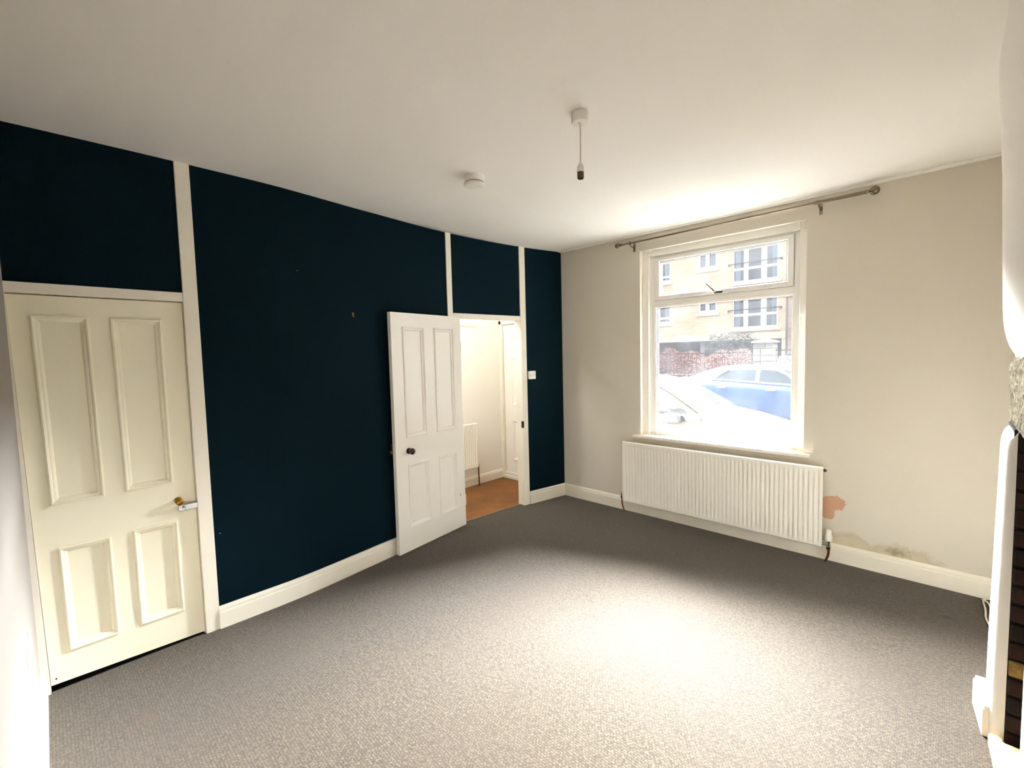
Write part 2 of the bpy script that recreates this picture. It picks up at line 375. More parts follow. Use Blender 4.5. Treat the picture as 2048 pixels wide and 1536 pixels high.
# hall beyond the open door
struct(obj('floor_hall', MB().box(-1.2, -.02, -3.4, .13, -.08, -.004), M['coir']), 'orange brown hall floor')
HX = -1.113; HYD = .125
struct(obj('wall_hall', MB().box(HX-.1, HX, -3.4, .26, -.06, H+.06), M['hall']), 'white hall wall with radiator and coat hooks')
struct(obj('wall_hall_end', MB().box(HX, -.05, -3.5, -3.4, -.06, H+.06), M['hall']), 'far end wall of the hall')
struct(obj('ceiling_hall', MB().box(HX-.05, -.1, -3.45, .26, H, H+.08), M['ceiling']), 'hall ceiling')
mb = MB()
mb.box(HX, -1.105, HYD-.02, .26, -.06, 2.06); mb.box(-.24, -.0, .0, .26, -.06, H+.06); mb.box(HX, -.2, HYD, .26, 2.05, H+.06)
struct(obj('wall_hall_front', mb, M['hall']), 'hall wall round the front door')
# dark cupboard behind the cream door
mb = MB(); mb.box(-.75, -.7, -4.3, -3.35, -.05, 2.1); mb.box(-.7, -.08, -4.3, -4.25, -.05, 2.1); mb.box(-.7, -.08, -3.4, -3.35, -.05, 2.1); mb.box(-.75, -.05, -4.3, -3.35, 2.1, 2.15); mb.box(-.75, -.046, -4.3, -3.35, -.08, -.03)
struct(obj('wall_cupboard', mb, M['dark']), 'dark cupboard behind the cream door')

# posts, lintels, jambs
def post(name, y0, y1, z0, z1, front=.012, depth=TH+.005, label=None, mat='trim'):
    p = [(wx(y0)-depth, y0), (wx(y0)+front, y0), (wx(y1)+front, y1), (wx(y1)-depth, y1)]
    return struct(obj(name, MB().prism(p, z0, z1), M[mat], bevel=.003), label)
post('trim_1', -3.502, -3.43, -.01, H+.005, label='white timber post beside the cream door')
post('trim_2', -4.19, -3.502, 1.967, 2.018, .010, label='white head board above the cream door')
struct(obj('trim_3', MB().hexa([(-.08, -4.19, -.01), (.003, -4.19, -.01), (.003, -4.154, -.01), (-.08, -4.154, -.01), (-.08, -4.19, 1.967), (.003, -4.19, 1.967), (.003, -4.183, 1.967), (-.08, -4.183, 1.967)]), M['trim']), 'narrow white jamb at the back wall')
post('trim_4', -1.476, -1.418, -.01, H+.005, label='white timber post above the open door')
p3 = post('trim_5', -.583, -.512, -.01, H+.005, label='white timber post beside the light switch')
post('trim_6', -1.42, -.583, 1.974, 2.019, .010, label='white head board above the hall doorway')
post('trim_7', -1.42, -1.385, -.01, 1.974, -.012, label='hinge jamb of the hall doorway')
obj('strike_plate', MB().box(wx(-.58)-.012, wx(-.58)+.0135, -.5845, -.566, .84, .912), M['rust'], p3)
obj('strike_keeper', MB().box(wx(-.58)-.01, wx(-.58)-.002, -.586, -.58, .855, .895), M['black'], p3)
# threshold strip
y0, y1 = -1.40, -.585
p = [(wx(y0)-.058, y0), (wx(y0)-.036, y0), (wx(y1)-.036, y1), (wx(y1)-.058, y1)]
struct(obj('trim_8', MB().prism(p, -.003, .004), M['nickel'], bevel=.001), 'thin pale threshold strip between carpet and hall floor')

# skirting: profile swept along a path in plan; out = side that faces the room
SK = [(0, 0), (.021, 0), (.021, .098), (.019, .103), (.0155, .106), (.0165, .112), (.016, .120), (.011, .128), (.006, .133), (0, .135)]
def skirting(name, path, sc=1.0, label=None, mat='trim', zt=0.0, side=1):
    mb = MB(); P = [Vector((x, y)) for x, y in path]; rings = []
    for i, p in enumerate(P):
        d0 = (P[i]-P[i-1]).normalized() if i else (P[1]-P[0]).normalized()
        d1 = (P[i+1]-P[i]).normalized() if i+1 < len(P) else d0
        n0 = Vector((d0.y, -d0.x))*side; n1 = Vector((d1.y, -d1.x))*side; n = (n0+n1); n = n/(n.length_squared/2)
        rings.append(mb.pts([(p.x+n.x*a*sc, p.y+n.y*a*sc, zt+b*sc) for a, b in SK]))
    k = len(SK)
    for a, b in zip(rings, rings[1:]):
        for i in range(k): j = (i+1) % k; mb.face((a+i, b+i, b+j, a+j))
    mb.face([rings[0]+i for i in range(k)]); mb.face([rings[-1]+i for i in reversed(range(k))])
    return struct(obj(name, mb, M[mat]), label)
skirting('baseboard_left', [(wx(y), y) for y in [-3.432+.1629*i for i in range(13)]], label='white skirting board under the navy wall')
skirting('baseboard_corner', [(wx(y), y) for y in (-.508, -.4, -.25, -.1, 0)]+[(3.70, 0)], label='white skirting board round the corner under the window wall')
skirting('baseboard_back', [(3.3, -4.185), (.02, -4.185)], 1.0, 'white skirting board on the back wall', side=1)
skirting('baseboard_hall', [(HX, -3.4), (HX, HYD-.02)], .84, 'white skirting board in the hall', zt=-.004)
skirting('baseboard_alcove', [(3.70, 0), (3.70, -1.24)], 1.0, 'skirting board in the alcove')

# ------------------------------------------------------------------ panelled doors
PROF = [(-.003, 0.0), (-.002, .009), (.005, .012), (.011, .009), (.014, .001), (.021, .000), (.027, -.005), (.031, -.0125)]
def moulding(u0, u1, z0, z1, v0=0.0):
    mb = MB(); rings = []
    for d, h in PROF: rings.append(mb.pts([(u0+d, v0-h, z0+d), (u1-d, v0-h, z0+d), (u1-d, v0-h, z1-d), (u0+d, v0-h, z1-d)]))
    for a, b in zip(rings, rings[1:]):
        for i in range(4): j = (i+1) % 4; mb.face((a+i, a+j, b+j, b+i))
    return mb
def panel_door(root, w, h, t, panels, mat, zb=.01):
    """leaf in local axes: u = x, front face at y=0 facing -y, thickness to +y"""
    mb = MB(); us = sorted(set([0, w]+[p[0] for p in panels]+[p[1] for p in panels])); zs = sorted(set([zb, h]+[p[2] for p in panels]+[p[3] for p in panels]))
    def hole(u, z): return any(p[0] < u < p[1] and p[2] < z < p[3] for p in panels)
    for f, y in ((0, 0.0), (1, t)):
        for a, b in zip(us, us[1:]):
            for c, d in zip(zs, zs[1:]):
                if not hole((a+b)/2, (c+d)/2):
                    q = [(a, y, c), (b, y, c), (b, y, d), (a, y, d)]
                    mb.quad(*(q if f == 0 else q[::-1]))
    for (a, b, c, d) in panels:
        for q in (((a, 0, c), (a, t, c), (a, t, d), (a, 0, d)), ((b, 0, c), (b, 0, d), (b, t, d), (b, t, c)), ((a, 0, c), (b, 0, c), (b, t, c), (a, t, c)), ((a, 0, d), (a, t, d), (b, t, d), (b, 0, d))): mb.quad(*q)
    for q in (((0, 0, zb), (0, 0, h), (0, t, h), (0, t, zb)), ((w, 0, zb), (w, t, zb), (w, t, h), (w, 0, h)), ((0, 0, zb), (0, t, zb), (w, t, zb), (w, 0, zb)), ((0, 0, h), (w, 0, h), (w, t, h), (0, t, h))): mb.quad(*q)
    obj('leaf', mb, mat, root, True, fix=False)
    for (a, b, c, d) in panels:
        obj('panel', MB().box(a-.004, b+.004, .012, .024, c-.004, d+.004), mat, root, True)
        obj('moulding', moulding(a, b, c, d), mat, root, True)
def knob(name, c, mat, root, r=.027, s=1.0):
    prof = [(r*.95, 0), (r*.95, .004), (r*.35, .006), (r*.32, .022), (r*.6, .027), (r*.95, .034), (r, .044), (r*.92, .053), (r*.6, .060), (r*.1, .062)]
    mb = MB(); mb.lathe([(a, -h*s) for a, h in prof], (0, 0, 0), 'y', 28); mb.v = [(x+c[0], y+c[1], z+c[2]) for x, y, z in mb.v]
    return obj(name, mb, mat, root, True)

# cream door, closed: local x runs along +y of the room, -y local faces +x of the room
def door_frame_empty(name, a, b, label):       # a = world point of u=0 at floor, b = direction end; front faces the room
    d = Vector((b[0]-a[0], b[1]-a[1])); return struct(empty(name, (a[0], a[1], 0), math.atan2(d.y, d.x)), label)
d1 = door_frame_empty('door_1', (-.018, -4.168), (-.026, -3.505), 'closed cream four panel cupboard door with brass knob')
panel_door(d1, .664, 1.962, .036, [(.070, .270, .932, 1.864), (.356, .562, .936, 1.861), (.080, .276, .179, .712), (.370, .568, .181, .714)], M['cream'], .024)
# the old leaf leans towards the back wall
for c in d1.children:
    for vtx in c.data.vertices:
        if vtx.co.z < .03: vtx.co.z = .030-.022*vtx.co.x/.664
        vtx.co.x += (-.016+.034*(1-vtx.co.z/1.97))*(1-vtx.co.x/.664)*.9
knob('knob', (.580, 0, .829), M['brass'], d1, .020, .8)
lt = obj('latch', MB().box(.575, .668, -.030, 0, .768, .806), M['chrome'], d1, True, bevel=.004)
obj('latch_snib', MB().lathe([(.006, 0), (.008, -.006), (.006, -.014), (.001, -.015)], (.60, -.030, .787), 'y', 14), M['chrome'], lt, True)
obj('keeper', MB().box(.668, .690, -.026, .003, .764, .810), M['nickel'], d1, True, bevel=.003)
obj('nail_head', MB().lathe([(.004, 0), (.004, -.002), (.001, -.003)], (.035, 0, .058), 'y', 10), M['rust'], d1, True)
# open white door, folded back against the navy wall
d2 = door_frame_empty('door_2', (-.020, -2.163), (-.137, -1.363), 'open white four panel door folded back against the navy wall')
panel_door(d2, .808, 1.980, .036, [(.115, .345, .960, 1.866), (.468, .706, .955, 1.866), (.126, .351, .201, .736), (.478, .702, .201, .735)], M['door'], .010)
knob('knob', (.134, 0, .849), M['bakelite'], d2, .027)
lk = obj('lock_case', MB().box(.0, .11, .036, .062, .836, .922), M['rust'], d2, True, bevel=.003)
obj('latch_bolt', MB().box(-.012, .0, .042, .058, .845, .868), M['brass'], lk, True, bevel=.002)
knob('back_knob', (.134, .036, .849), M['bakelite'], d2, .02, -.35)
for z in (.25, 1.70): obj('hinge', MB().lathe([(.007, z-.05), (.007, z+.05)], (.812, .004, 0), 'z', 12), M['trim'], d2, True)
obj('chip', MB().box(.738, .744, -.0006, .001, .303, .327), M['seam'], d2, True)
# front door in the hall
d3 = struct(empty('door_3', (-1.062, HYD-.002, 0)), 'white six panel front door at the end of the hall')
FW = .80
panel_door(d3, FW, 2.008, .044, [(.135, .345, 1.715, 1.875), (.455, .665, 1.715, 1.875), (.135, .345, .965, 1.58), (.455, .665, .965, 1.58), (.135, .345, .245, .765), (.455, .665, .245, .765)], M['door'], .035)
for z in (1.74, 1.065, .30):
    hg = obj('hinge', MB().lathe([(.009, z-.055), (.009, z+.055)], (-.012, -.009, 0), 'z', 12), M['plastic'], d3, True)
obj('weather_bar', MB().box(0, FW, -.02, 0, .035, .075), M['plastic'], d3, True, bevel=.005)
mb = MB(); mb.box(-1.113, -1.068, .085, .17, 0, 2.06); mb.box(-.258, -.235, .085, .17, 0, 2.06); mb.box(-1.113, -.235, .085, .17, 2.012, 2.07); mb.box(-1.105, -.235, .08, .25, -.06, .032); mb.box(-1.09, -1.03, .168, .19, 0, 2.06); mb.box(-.30, -.24, .168, .19, 0, 2.06); mb.box(-1.09, -.24, .168, .19, 1.99, 2.06); mb.box(-1.09, -.24, .168, .19, 0, .06)
struct(obj('trim_9', mb, M['trim'], bevel=.003), 'white frame of the front door')

# ------------------------------------------------------------------ window
FY = .085                                    # front face of the frame
w1 = struct(empty('window_1', (1.65, FY, .79)), 'white framed window with top hung vent over a fixed pane')
def ring(mb, x0, x1, z0, z1, wl, wr, wt, wb, y0, y1):
    mb.box(x0, x0+wl, y0, y1, z0, z1); mb.box(x1-wr, x1, y0, y1, z0, z1); mb.box(x0+wl, x1-wr, y0, y1, z1-wt, z1); mb.box(x0+wl, x1-wr, y0, y1, z0, z0+wb)
mb = MB(); ring(mb, WO[0], WO[1], WO[2]-.0, WO[3]+.02, .062, .055, .075, .018, .055, .17)
obj('liner', mb, M['upvc'], w1, bevel=.004)
mb = MB(); ring(mb, 1.022, 2.29, .80, 2.535, .052, .046, .024, .030, FY, .16); mb.box(1.07, 2.25, FY, .16, 2.046, 2.108)
obj('frame', mb, M['upvc'], w1, bevel=.005)
sa = MB(); ring(sa, 1.077, 2.243, 2.108, 2.511, .046, .044, .036, .040, FY-.012, .15)
sash = obj('sash', sa, M['upvc'], w1, bevel=.005)
mb = MB(); ring(mb, 1.0755, 2.2445, 2.1065, 2.5125, .0015, .0015, .0015, .0015, FY-.003, FY+.01); obj('gasket', mb, M['seam'], w1)
mb = MB(); ring(mb, 1.074, 2.244, .830, 2.046, .010, .010, .009, .012, FY+.004, .14); obj('bead', mb, M['upvc'], w1, bevel=.002)
mb = MB(); ring(mb, 1.084, 2.234, .842, 2.037, .004, .004, .004, .004, FY+.03, .14); ring(mb, 1.122, 2.2, 2.147, 2.476, .004, .004, .004, .004, FY+.01, .14); obj('glazing_seal', mb, M['seam'], w1)
obj('pane', MB().box(1.084, 2.234, .12, .124, .842, 2.037), M['glass'], w1)
obj('pane', MB().box(1.122, 2.20, .12, .124, 2.147, 2.476), M['glass'], w1)
hd = obj('handle', MB().box(1.64, 1.70, FY-.03, FY-.012, 2.112, 2.136), M['nickel'], w1, bevel=.004)
obj('handle_lever', MB().tube([(1.653, FY-.03, 2.128), (1.645, FY-.045, 2.136), (1.625, FY-.05, 2.16), (1.580, FY-.052, 2.205)], [.009, .009, .007, .006], 10), M['nickel'], hd)
obj('handle_pin', MB().box(1.685, 1.708, FY-.034, FY-.012, 2.113, 2.126), M['black'], hd, bevel=.003)
mb = MB(); mb.box(.892, 2.392, -.045, 0.0, .770, .797); mb.box(WO[0], WO[1], 0, .085, .770, .797)
obj('sill_board', mb, M['trim'], w1, bevel=.005)
obj('outer_sill', MB().box(.9, 2.4, .17, .33, .70, .775), M['bandstone'], w1)
for i, (x, lab) in enumerate(((1.035, 'small white blind bracket in the upper corner of the window nearer the navy wall'), (2.268, 'small white blind bracket in the upper corner of the window nearer the chimney breast'))):
    b = thing('blind_bracket', lab, 'bracket', (x, .05, 2.575), 0, 'leftover blind brackets in the window head')
    obj('plate', MB().box(x-.018, x+.018, .03, .058, 2.58, 2.586), M['plastic'], b, bevel=.001)
    obj('arm', MB().box(x-.014, x+.014, .03, .036, 2.545, 2.582), M['plastic'], b, bevel=.002)
# amber sliver in the corner of the sill
am = MB(); am.prism([(2.21, .005), (2.335, -.018), (2.343, .03), (2.33, .07), (2.25, .06)], .7975, .803)
tag(obj('amber_strip', am, M['amber'], bevel=.001), 'thin orange yellow strip lying in the sill corner below the window', 'strip')

# ------------------------------------------------------------------ radiators
def radiator(root, x0, x1, z0, z1, y, n, axis='x', depth=.055):
    """ribbed front at plane y facing -y (local), body behind"""
    mb = MB(); prof = [(0, 0), (.16, .0), (.27, .35), (.36, .85), (.42, 1), (.62, 1), (.68, .85), (.77, .35), (.88, 0)]
    xs = [(x0, 0), (x0+.012, 0)]
    p = (x1-x0-.03)/n
    for i in range(n):
        for a, b in prof: xs.append((x0+.015+p*(i+a), b))
    xs += [(x1-.012, 0), (x1, 0)]
    hz = z1-z0
    zs = [(z0, 0, .012), (z0+.008, 0, 0), (z0+.032, 0, 0), (z0+.052, 1, 0), (z1-.058, 1, 0), (z1-.036, 0, 0), (z1-.008, 0, 0), (z1, 0, .012)]
    rows = [[(x, y+.0100*a*b+back, z) for x, a in xs] for z, b, back in zs]
    mb.grid(rows)
    pn = obj('panel', mb, M['rad'], root, fix=False)
    mb = MB(); mb.box(x0, x1, y+.012, y+.016, z0, z1); mb.box(x0, x0+.002, y+.001, y+.014, z0+.004, z1-.004); mb.box(x1-.002, x1, y+.001, y+.014, z0+.004, z1-.004)
    obj('backing', mb, M['rad'], root)
    mb = MB(); mb.box(x0+.04, x1-.04, y+.016, y+depth-.012, z0+.04, z1-.03); obj('convector', mb, M['rad'], root)
    for t_ in (.12, .88):
        xx = x0+(x1-x0)*t_; obj('bracket', MB().box(xx-.015, xx+.015, y+depth-.012, y+depth+.045, z0+.1, z1-.08), M['rad'], root)
RY = -.105
ra = thing('radiator', 'long white ribbed panel radiator on the wall below the window', 'radiator', (1.65, -.05, .11), 0, None)
radiator(ra, .811, 2.492, .117, .728, RY, 50)
obj('bleed_plug', MB().lathe([(.011, 0), (.011, .012), (.006, .014), (.006, .02)], (2.492, RY+.03, .70), 'x', 14), M['black'], ra)
# left lockshield valve and pipe
lv = obj('valve', MB().lathe([(.012, 0), (.015, .004), (.015, .03), (.011, .034), (.011, .05), (.004, .055)], (.785, RY+.035, .135), 'z', 16), M['chrome'], ra)
obj('valve_tail', MB().tube([(.785, RY+.035, .148), (.815, RY+.035, .148)], .009), M['chrome'], lv)
obj('pipe', MB().tube([(.785, RY+.035, .14), (.783, RY+.035, .10), (.79, RY+.036, .06), (.803, RY+.04, .02), (.806, RY+.04, -.005)], .0075, 10, 2), M['copper'], ra)
# right thermostatic valve and pipe
tv = obj('thermostatic_valve', MB().lathe([(.013, .100), (.016, .106), (.016, .125), (.012, .128), (.0125, .165)], (2.528, -.062, 0), 'z', 18), M['chrome'], ra)
obj('valve_head', MB().lathe([(.017, .165), (.0235, .170), (.0245, .205), (.0195, .214), (.0185, .245), (.015, .252), (.002, .253)], (2.528, -.062, 0), 'z', 20), M['plastic'], tv)
obj('valve_tail', MB().tube([(2.47, -.065, .137), (2.528, -.062, .137)], .010), M['chrome'], tv)
obj('pipe', MB().tube([(2.528, -.062, .112), (2.530, -.062, .085), (2.528, -.061, .055), (2.516, -.058, .02), (2.508, -.056, -.005)], .0085, 10, 2), M['copper'], ra)
# hall radiator: built facing -y then turned to face the room
hr = thing('hall_radiator', 'small white ribbed radiator on the hall wall seen through the doorway', 'radiator', (HX+.078, -.9, .24), radians(90))
def local_radiator(root):
    mbx = root.matrix_basis.copy(); root.matrix_basis = Matrix.Identity(4)
    radiator(root, -.50, .475, 0.0, .555, -.03, 29)
    obj('pipe', MB().tube([(.505, .005, .02), (.507, .005, -.10), (.512, .005, -.246)], .0085), M['copper'], root)
    obj('valve', MB().lathe([(.012, -.01), (.014, .0), (.014, .03), (.005, .036)], (.505, .005, 0), 'z', 14), M['chrome'], root)
    root.matrix_basis = mbx
local_radiator(hr)
# coat hooks in the hall
ck = thing('coat_rack', 'white coat rack with small hooks high on the hall wall', 'coat rack', (HX+.01, -.55, 2.0))
obj('board', MB().box(HX, HX+.018, -.86, -.30, 1.978, 2.03), M['door'], ck, bevel=.004)
for i in range(6):
    y = -.345-.092*i
    obj('hook', MB().tube([(HX+.018, y, 2.012), (HX+.05, y, 2.014), (HX+.062, y, 2.034), (HX+.064, y, 2.05)], [.006, .006, .006, .009], 8), M['plastic'], ck)

# ------------------------------------------------------------------ ceiling fittings, pole, switch, small wall things
pd = thing('pendant_light', 'white ceiling rose with a short flex and an empty brown lampholder', 'pendant light', (1.872, -2.252, H))
obj('ceiling_rose', MB().lathe([(.036, 0.003), (.042, 0), (.043, -.016), (.0415, -.018), (.0415, -.042), (.039, -.045), (.010, -.046), (.008, -.054), (.004, -.055)], (1.872, -2.252, H), 'z', 36), M['plastic'], pd)
obj('flex', MB().tube([(1.872, -2.252, H-.05), (1.8715, -2.2522, 2.60), (1.870, -2.253, 2.50)], .0034, 8), M['flex'], pd)
lh = obj('lampholder', MB().lathe([(.004, 2.522), (.006, 2.512), (.013, 2.504), (.0155, 2.497), (.0165, 2.480), (.0185, 2.479), (.0185, 2.473), (.014, 2.472)], (1.870, -2.253, 0), 'z', 24), M['plastic'], pd)
obj('holder_skirt', MB().lathe([(.0155, 2.4745), (.0155, 2.446), (.0135, 2.442), (.0125, 2.446), (.0125, 2.455), (.001, 2.456)], (1.870, -2.253, 0), 'z', 24), M['lampholder'], lh)
sm = thing('smoke_alarm', 'round white smoke alarm fixed to the ceiling', 'smoke alarm', (.975, -2.125, H))
SMC = (.975, -2.125, H)
obj('base', MB().lathe([(.062, .003), (.063, -.004), (.061, -.040), (.057, -.041)], SMC, 'z', 40), M['plastic'], sm)
obj('sounder_gap', MB().lathe([(.060, -.040), (.060, -.0455)], SMC, 'z', 40), M['rust'], sm)
cv = obj('cover', MB().lathe([(.058, -.045), (.0655, -.0455), (.0665, -.048), (.0665, -.055), (.063, -.061), (.055, -.064), (.001, -.065)], SMC, 'z', 40), M['plastic'], sm)
obj('cover_ring', MB().lathe([(.0672, -.0488), (.0676, -.0495), (.0672, -.0502)], SMC, 'z', 40), M['seam'], cv)
obj('test_button', MB().lathe([(.012, -.064), (.011, -.067), (.001, -.0675)], (1.0, -2.105, H), 'z', 18), M['plastic'], cv)

cp = thing('curtain_pole', 'thin brushed metal curtain pole with ball ends above the window', 'curtain pole', (1.75, -.09, 2.665))
PY = -.09
obj('pole', MB().tube([(.815, PY, 2.660), (2.42, PY, 2.668)], .0095, 14), M['nickel'], cp)
obj('pole_sleeve', MB().tube([(2.40, PY, 2.6678), (2.70, PY, 2.670)], .0125, 14), M['nickel'], cp)
def ball(x, z, r, dirx):
    mb = MB(); prof = [(.013, 0), (.0135, .012), (.009, .018), (.008, .024)]
    for i in range(1, 13): a = pi*i/13; prof.append((max(.001, r*sin(a)), .024+r*.9-r*cos(a)))
    mb.lathe([(a, h*dirx) for a, h in prof], (x, PY, z), 'x', 24); return mb
obj('finial', ball(.818, 2.660, .026, -1), M['nickel'], cp); obj('finial', ball(2.698, 2.670, .030, 1), M['nickel'], cp)
for x, z in ((.905, 2.660), (2.43, 2.668)):
    bk = obj('bracket', MB().box(x-.011, x+.011, -.006, 0, z-.07, z+.012), M['nickel'], cp, bevel=.002)
    obj('bracket_arm', MB().tube([(x, -.004, z-.035), (x, PY+.03, z-.026), (x, PY, z-.012)], .006, 10), M['nickel'], bk)
    obj('bracket_cup', MB().lathe([(.0155, -.009), (.0155, .009)], (x, PY, z), 'x', 18), M['nickel'], bk)

def on_wall(y): return wx(y)
sx, sy = wx(-.452), -.452; ang = math.atan2(0.104, .6)
sw = thing('light_switch', 'square white light switch on the navy wall beside the doorway', 'light switch', (sx, sy, 1.397), -ang+0)
def lsw(root):
    keep = root.matrix_basis.copy(); root.matrix_basis = Matrix.Identity(4)
    obj('back_box', MB().box(-.002, .024, -.043, .043, -.043, .043), M['plastic'], root, bevel=.003)
    pl = obj('plate', MB().box(.024, .031, -.043, .043, -.043, .043), M['plastic'], root, bevel=.003)
    for k in (-.012, .012): obj('rocker', MB().box(.031, .035, k-.006, k+.006, -.011, .011), M['plastic'], pl, bevel=.002)
    for k in (-.030, .030): obj('screw', MB().lathe([(.0035, 0), (.003, .0015)], (.031, k, 0), 'x', 10), M['nickel'], pl)
    root.matrix_basis = keep
lsw(sw)
sk = thing('wall_socket', 'white socket plate low on the back wall beside the cream door', 'socket', (.705, -4.185, .56))
obj('plate', MB().box(.63, .776, -4.186, -4.1765, .517, .603), M['plastic'], sk, bevel=.003)
for x in (.665, .741):
    for dx, dz in ((0, .018), (-.011, -.006), (.011, -.006)): obj('pin_hole', MB().box(x+dx-.003, x+dx+.003, -4.1775, -4.176, .56+dz-.005, .56+dz+.005), M['black'], sk)
hy = -2.447; pk = thing('picture_hook', 'small brass picture hook high on the navy wall', 'hook', (wx(hy), hy, 1.945))
obj('plate', MB().box(wx(hy)-.004, wx(hy)+.003, hy-.007, hy+.007, 1.935, 1.962), M['brass'], pk, bevel=.001)
obj('prong', MB().tube([(wx(hy)+.002, hy, 1.938), (wx(hy)+.010, hy, 1.930), (wx(hy)+.014, hy, 1.938)], .003, 8), M['brass'], pk)
obj('pin', MB().lathe([(.0015, 0), (.003, .008), (.0035, .010)], (wx(hy), hy, 1.956), 'x', 10), M['brass'], pk)
obj_cable = MB().tube([(3.40, -.03, .03), (3.36, -.035, .012), (3.335, -.06, .006), (3.345, -.2, .006), (3.338, -.32, .006), (3.36, -.45, .006), (3.40, -.5, .006)], .0045, 8, 3)
cbl = obj('loose_cable', obj_cable, M['cable']); tag(cbl, 'loose white cable on the carpet beside the chimney breast', 'cable')
obj('cable_loop', MB().tube([(3.335, -.06, .008), (3.36, -.11, .02), (3.37, -.2, .012), (3.36, -.3, .008)], .0045, 8, 3), M['cable'], cbl)

# ------------------------------------------------------------------ chimney breast with opened fireplace
BY0, BY1, OP0, OP1 = -1.24, -2.75, -1.495, -2.40
br_ = struct(empty('wall_fireplace', (3.5, -2.0, 0)), 'white plastered chimney breast with an opened brick fireplace')
mb = MB(); mb.box(3.335, 3.72, BY0, OP0-.0, 0, 1.285); mb.box(3.335, 3.72, OP1, BY1, 0, 1.285); mb.box(3.345, 3.72, BY0, BY1, 1.57, H+.02); mb.box(3.42, 3.72, BY0, BY1, 1.285, 1.57); mb.box(3.69, 3.72, OP0, OP1, 0, 1.285)
obj('masonry', mb, M['mortar'], br_)
# upper plaster with softly rounded lower lip and corner, leaning a little as old plaster does
mb = MB(); rows = []
zs = [(1.562, .070), (1.566, .056), (1.580, .047), (1.605, .036), (1.64, .026), (1.69, .017), (1.76, .012), (1.9, .007), (2.1, 0), (2.3, -.006), (2.55, -.020), (H+.004, -.030)]
for z, o in zs:
    x = 3.290+o-.0; r = [(3.40, BY0+.002, z), (x+.030, BY0+.004, z), (x+.010, BY0-.004, z), (x, BY0-.022, z), (x-.002, BY0-.2, z), (x-.002, -1.9, z), (x-.002, BY1, z)]
    rows.append(r)
mb.grid(rows); k = mb.pts([(3.42, BY0+.002, 1.560), (3.42, BY1, 1.560)]);
obj('plaster', mb, M['plaster'], br_, fix=False)
mb = MB(); mb.box(3.345, 3.42, BY0+.001, BY1, 1.558, 1.575); obj('plaster_lip', mb, M['plaster'], br_)
# plaster on the far side of the breast, above and below the lintel
mb = MB(); mb.box(3.38, 3.70, BY0-.002, BY0+.012, 1.57, H); mb.box(3.36, 3.70, BY0-.002, BY0+.012, 0, 1.26); obj('side_plaster', mb, M['plaster'], br_)
# pier below the lintel: rounded top, rounded arris to the opening
mb = MB(); rows = []
def pier_row(z, g):
    x = 3.302+.012*min(1, max(0, (z-.3)/1.0)); e = OP0+.0
    return [(3.45, BY0+.001, z), (x+.028+g, BY0+.001, z), (x+.008+g, BY0-.006, z), (x+g, BY0-.025, z), (x-.002+g, (BY0+e)/2, z), (x+g, e+.025, z), (x+.006+g, e+.006, z), (x+.020+g*.6, e-.003, z), (3.345, e-.003, z)]
for z in (0, .15, .4, .7, 1.0, 1.15, 1.20): rows.append(pier_row(z, 0))
for z, g in ((1.225, .002), (1.245, .006), (1.262, .013), (1.275, .024), (1.283, .04)): rows.append(pier_row(z, g))
mb.grid(rows); obj('pier_plaster', mb, M['plaster'], br_, fix=False)
obj('near_pier_plaster', MB().box(3.304, 3.345, BY1-.012, OP1-.003, 0, 1.283), M['plaster'], br_, bevel=.018, seg=4)
mb = MB(); mb.box(3.262, 3.70, BY1-.014, BY1+.004, 1.56, H+.002); mb.box(3.304, 3.70, BY1-.014, BY1+.004, 0, 1.57); obj('near_side_plaster', mb, M['plaster'], br_)
# rough stone lintel
mb = MB(); n1, n2 = 14, 84; rows = []
rng = random.Random(3)
for i in range(n1+1):
    z = 1.287+(1.565-1.287)*i/n1; r = [(3.44, BY0-.001, z)]
    for j in range(n2+1):
        y = BY0-.004+(BY1+.004-BY0)*j/n2; bulge = .010*sin(j*.7+i*.35)+rng.uniform(-.007, .007); e = .012 if i in (0, n1) else 0
        r.append((3.337+bulge*.6+e+(.010 if j == 0 else 0), y, z))
    rows.append(r)
mb.grid(rows); bot = [(x, y, z) for x, y, z in rows[0]]; mb.grid([bot, [(3.69, p[1], 1.287) for p in bot]], False)
obj('lintel', mb, M['stone'], br_, fix=False)
skirting('baseboard_near_alcove', [(3.70, BY1-.014), (3.70, -4.185)], 1.0, 'skirting board in the near alcove')
# bricks of the far jamb and fireback, each its own piece
bm_ = MB().box(0, .205, -.012, .05, 0, .063); b0 = obj('brick', bm_, BR[0], br_, bevel=.004, seg=1); b0.location = (0, 0, 0)
inv = world(br_).inverted(); first = True
meshes = []
for q in BR:
    me = b0.data.copy(); me.transform(Matrix.Translation((3.5, -2.0, 0))); me.materials.clear(); me.materials.append(q); meshes.append(me)
hm = b0.data.copy(); hm.transform(Matrix.Translation((3.5, -2.0, 0))); hm.transform(Matrix.Diagonal((.48, 1, 1, 1))); hm.materials.clear(); hm.materials.append(BR[1])
bpy.data.objects.remove(b0)
def brick(me, p, rz=0):
    o = bpy.data.objects.new('brick', me); COL.objects.link(o); o.parent = br_; o.location = inv @ Vector(p); o.rotation_euler = (rng.uniform(-.01, .01), rng.uniform(-.012, .012), rz+rng.uniform(-.02, .02))
    d = o.modifiers.new('bevel', 'BEVEL'); d.width = .005; d.segments = 1; return o
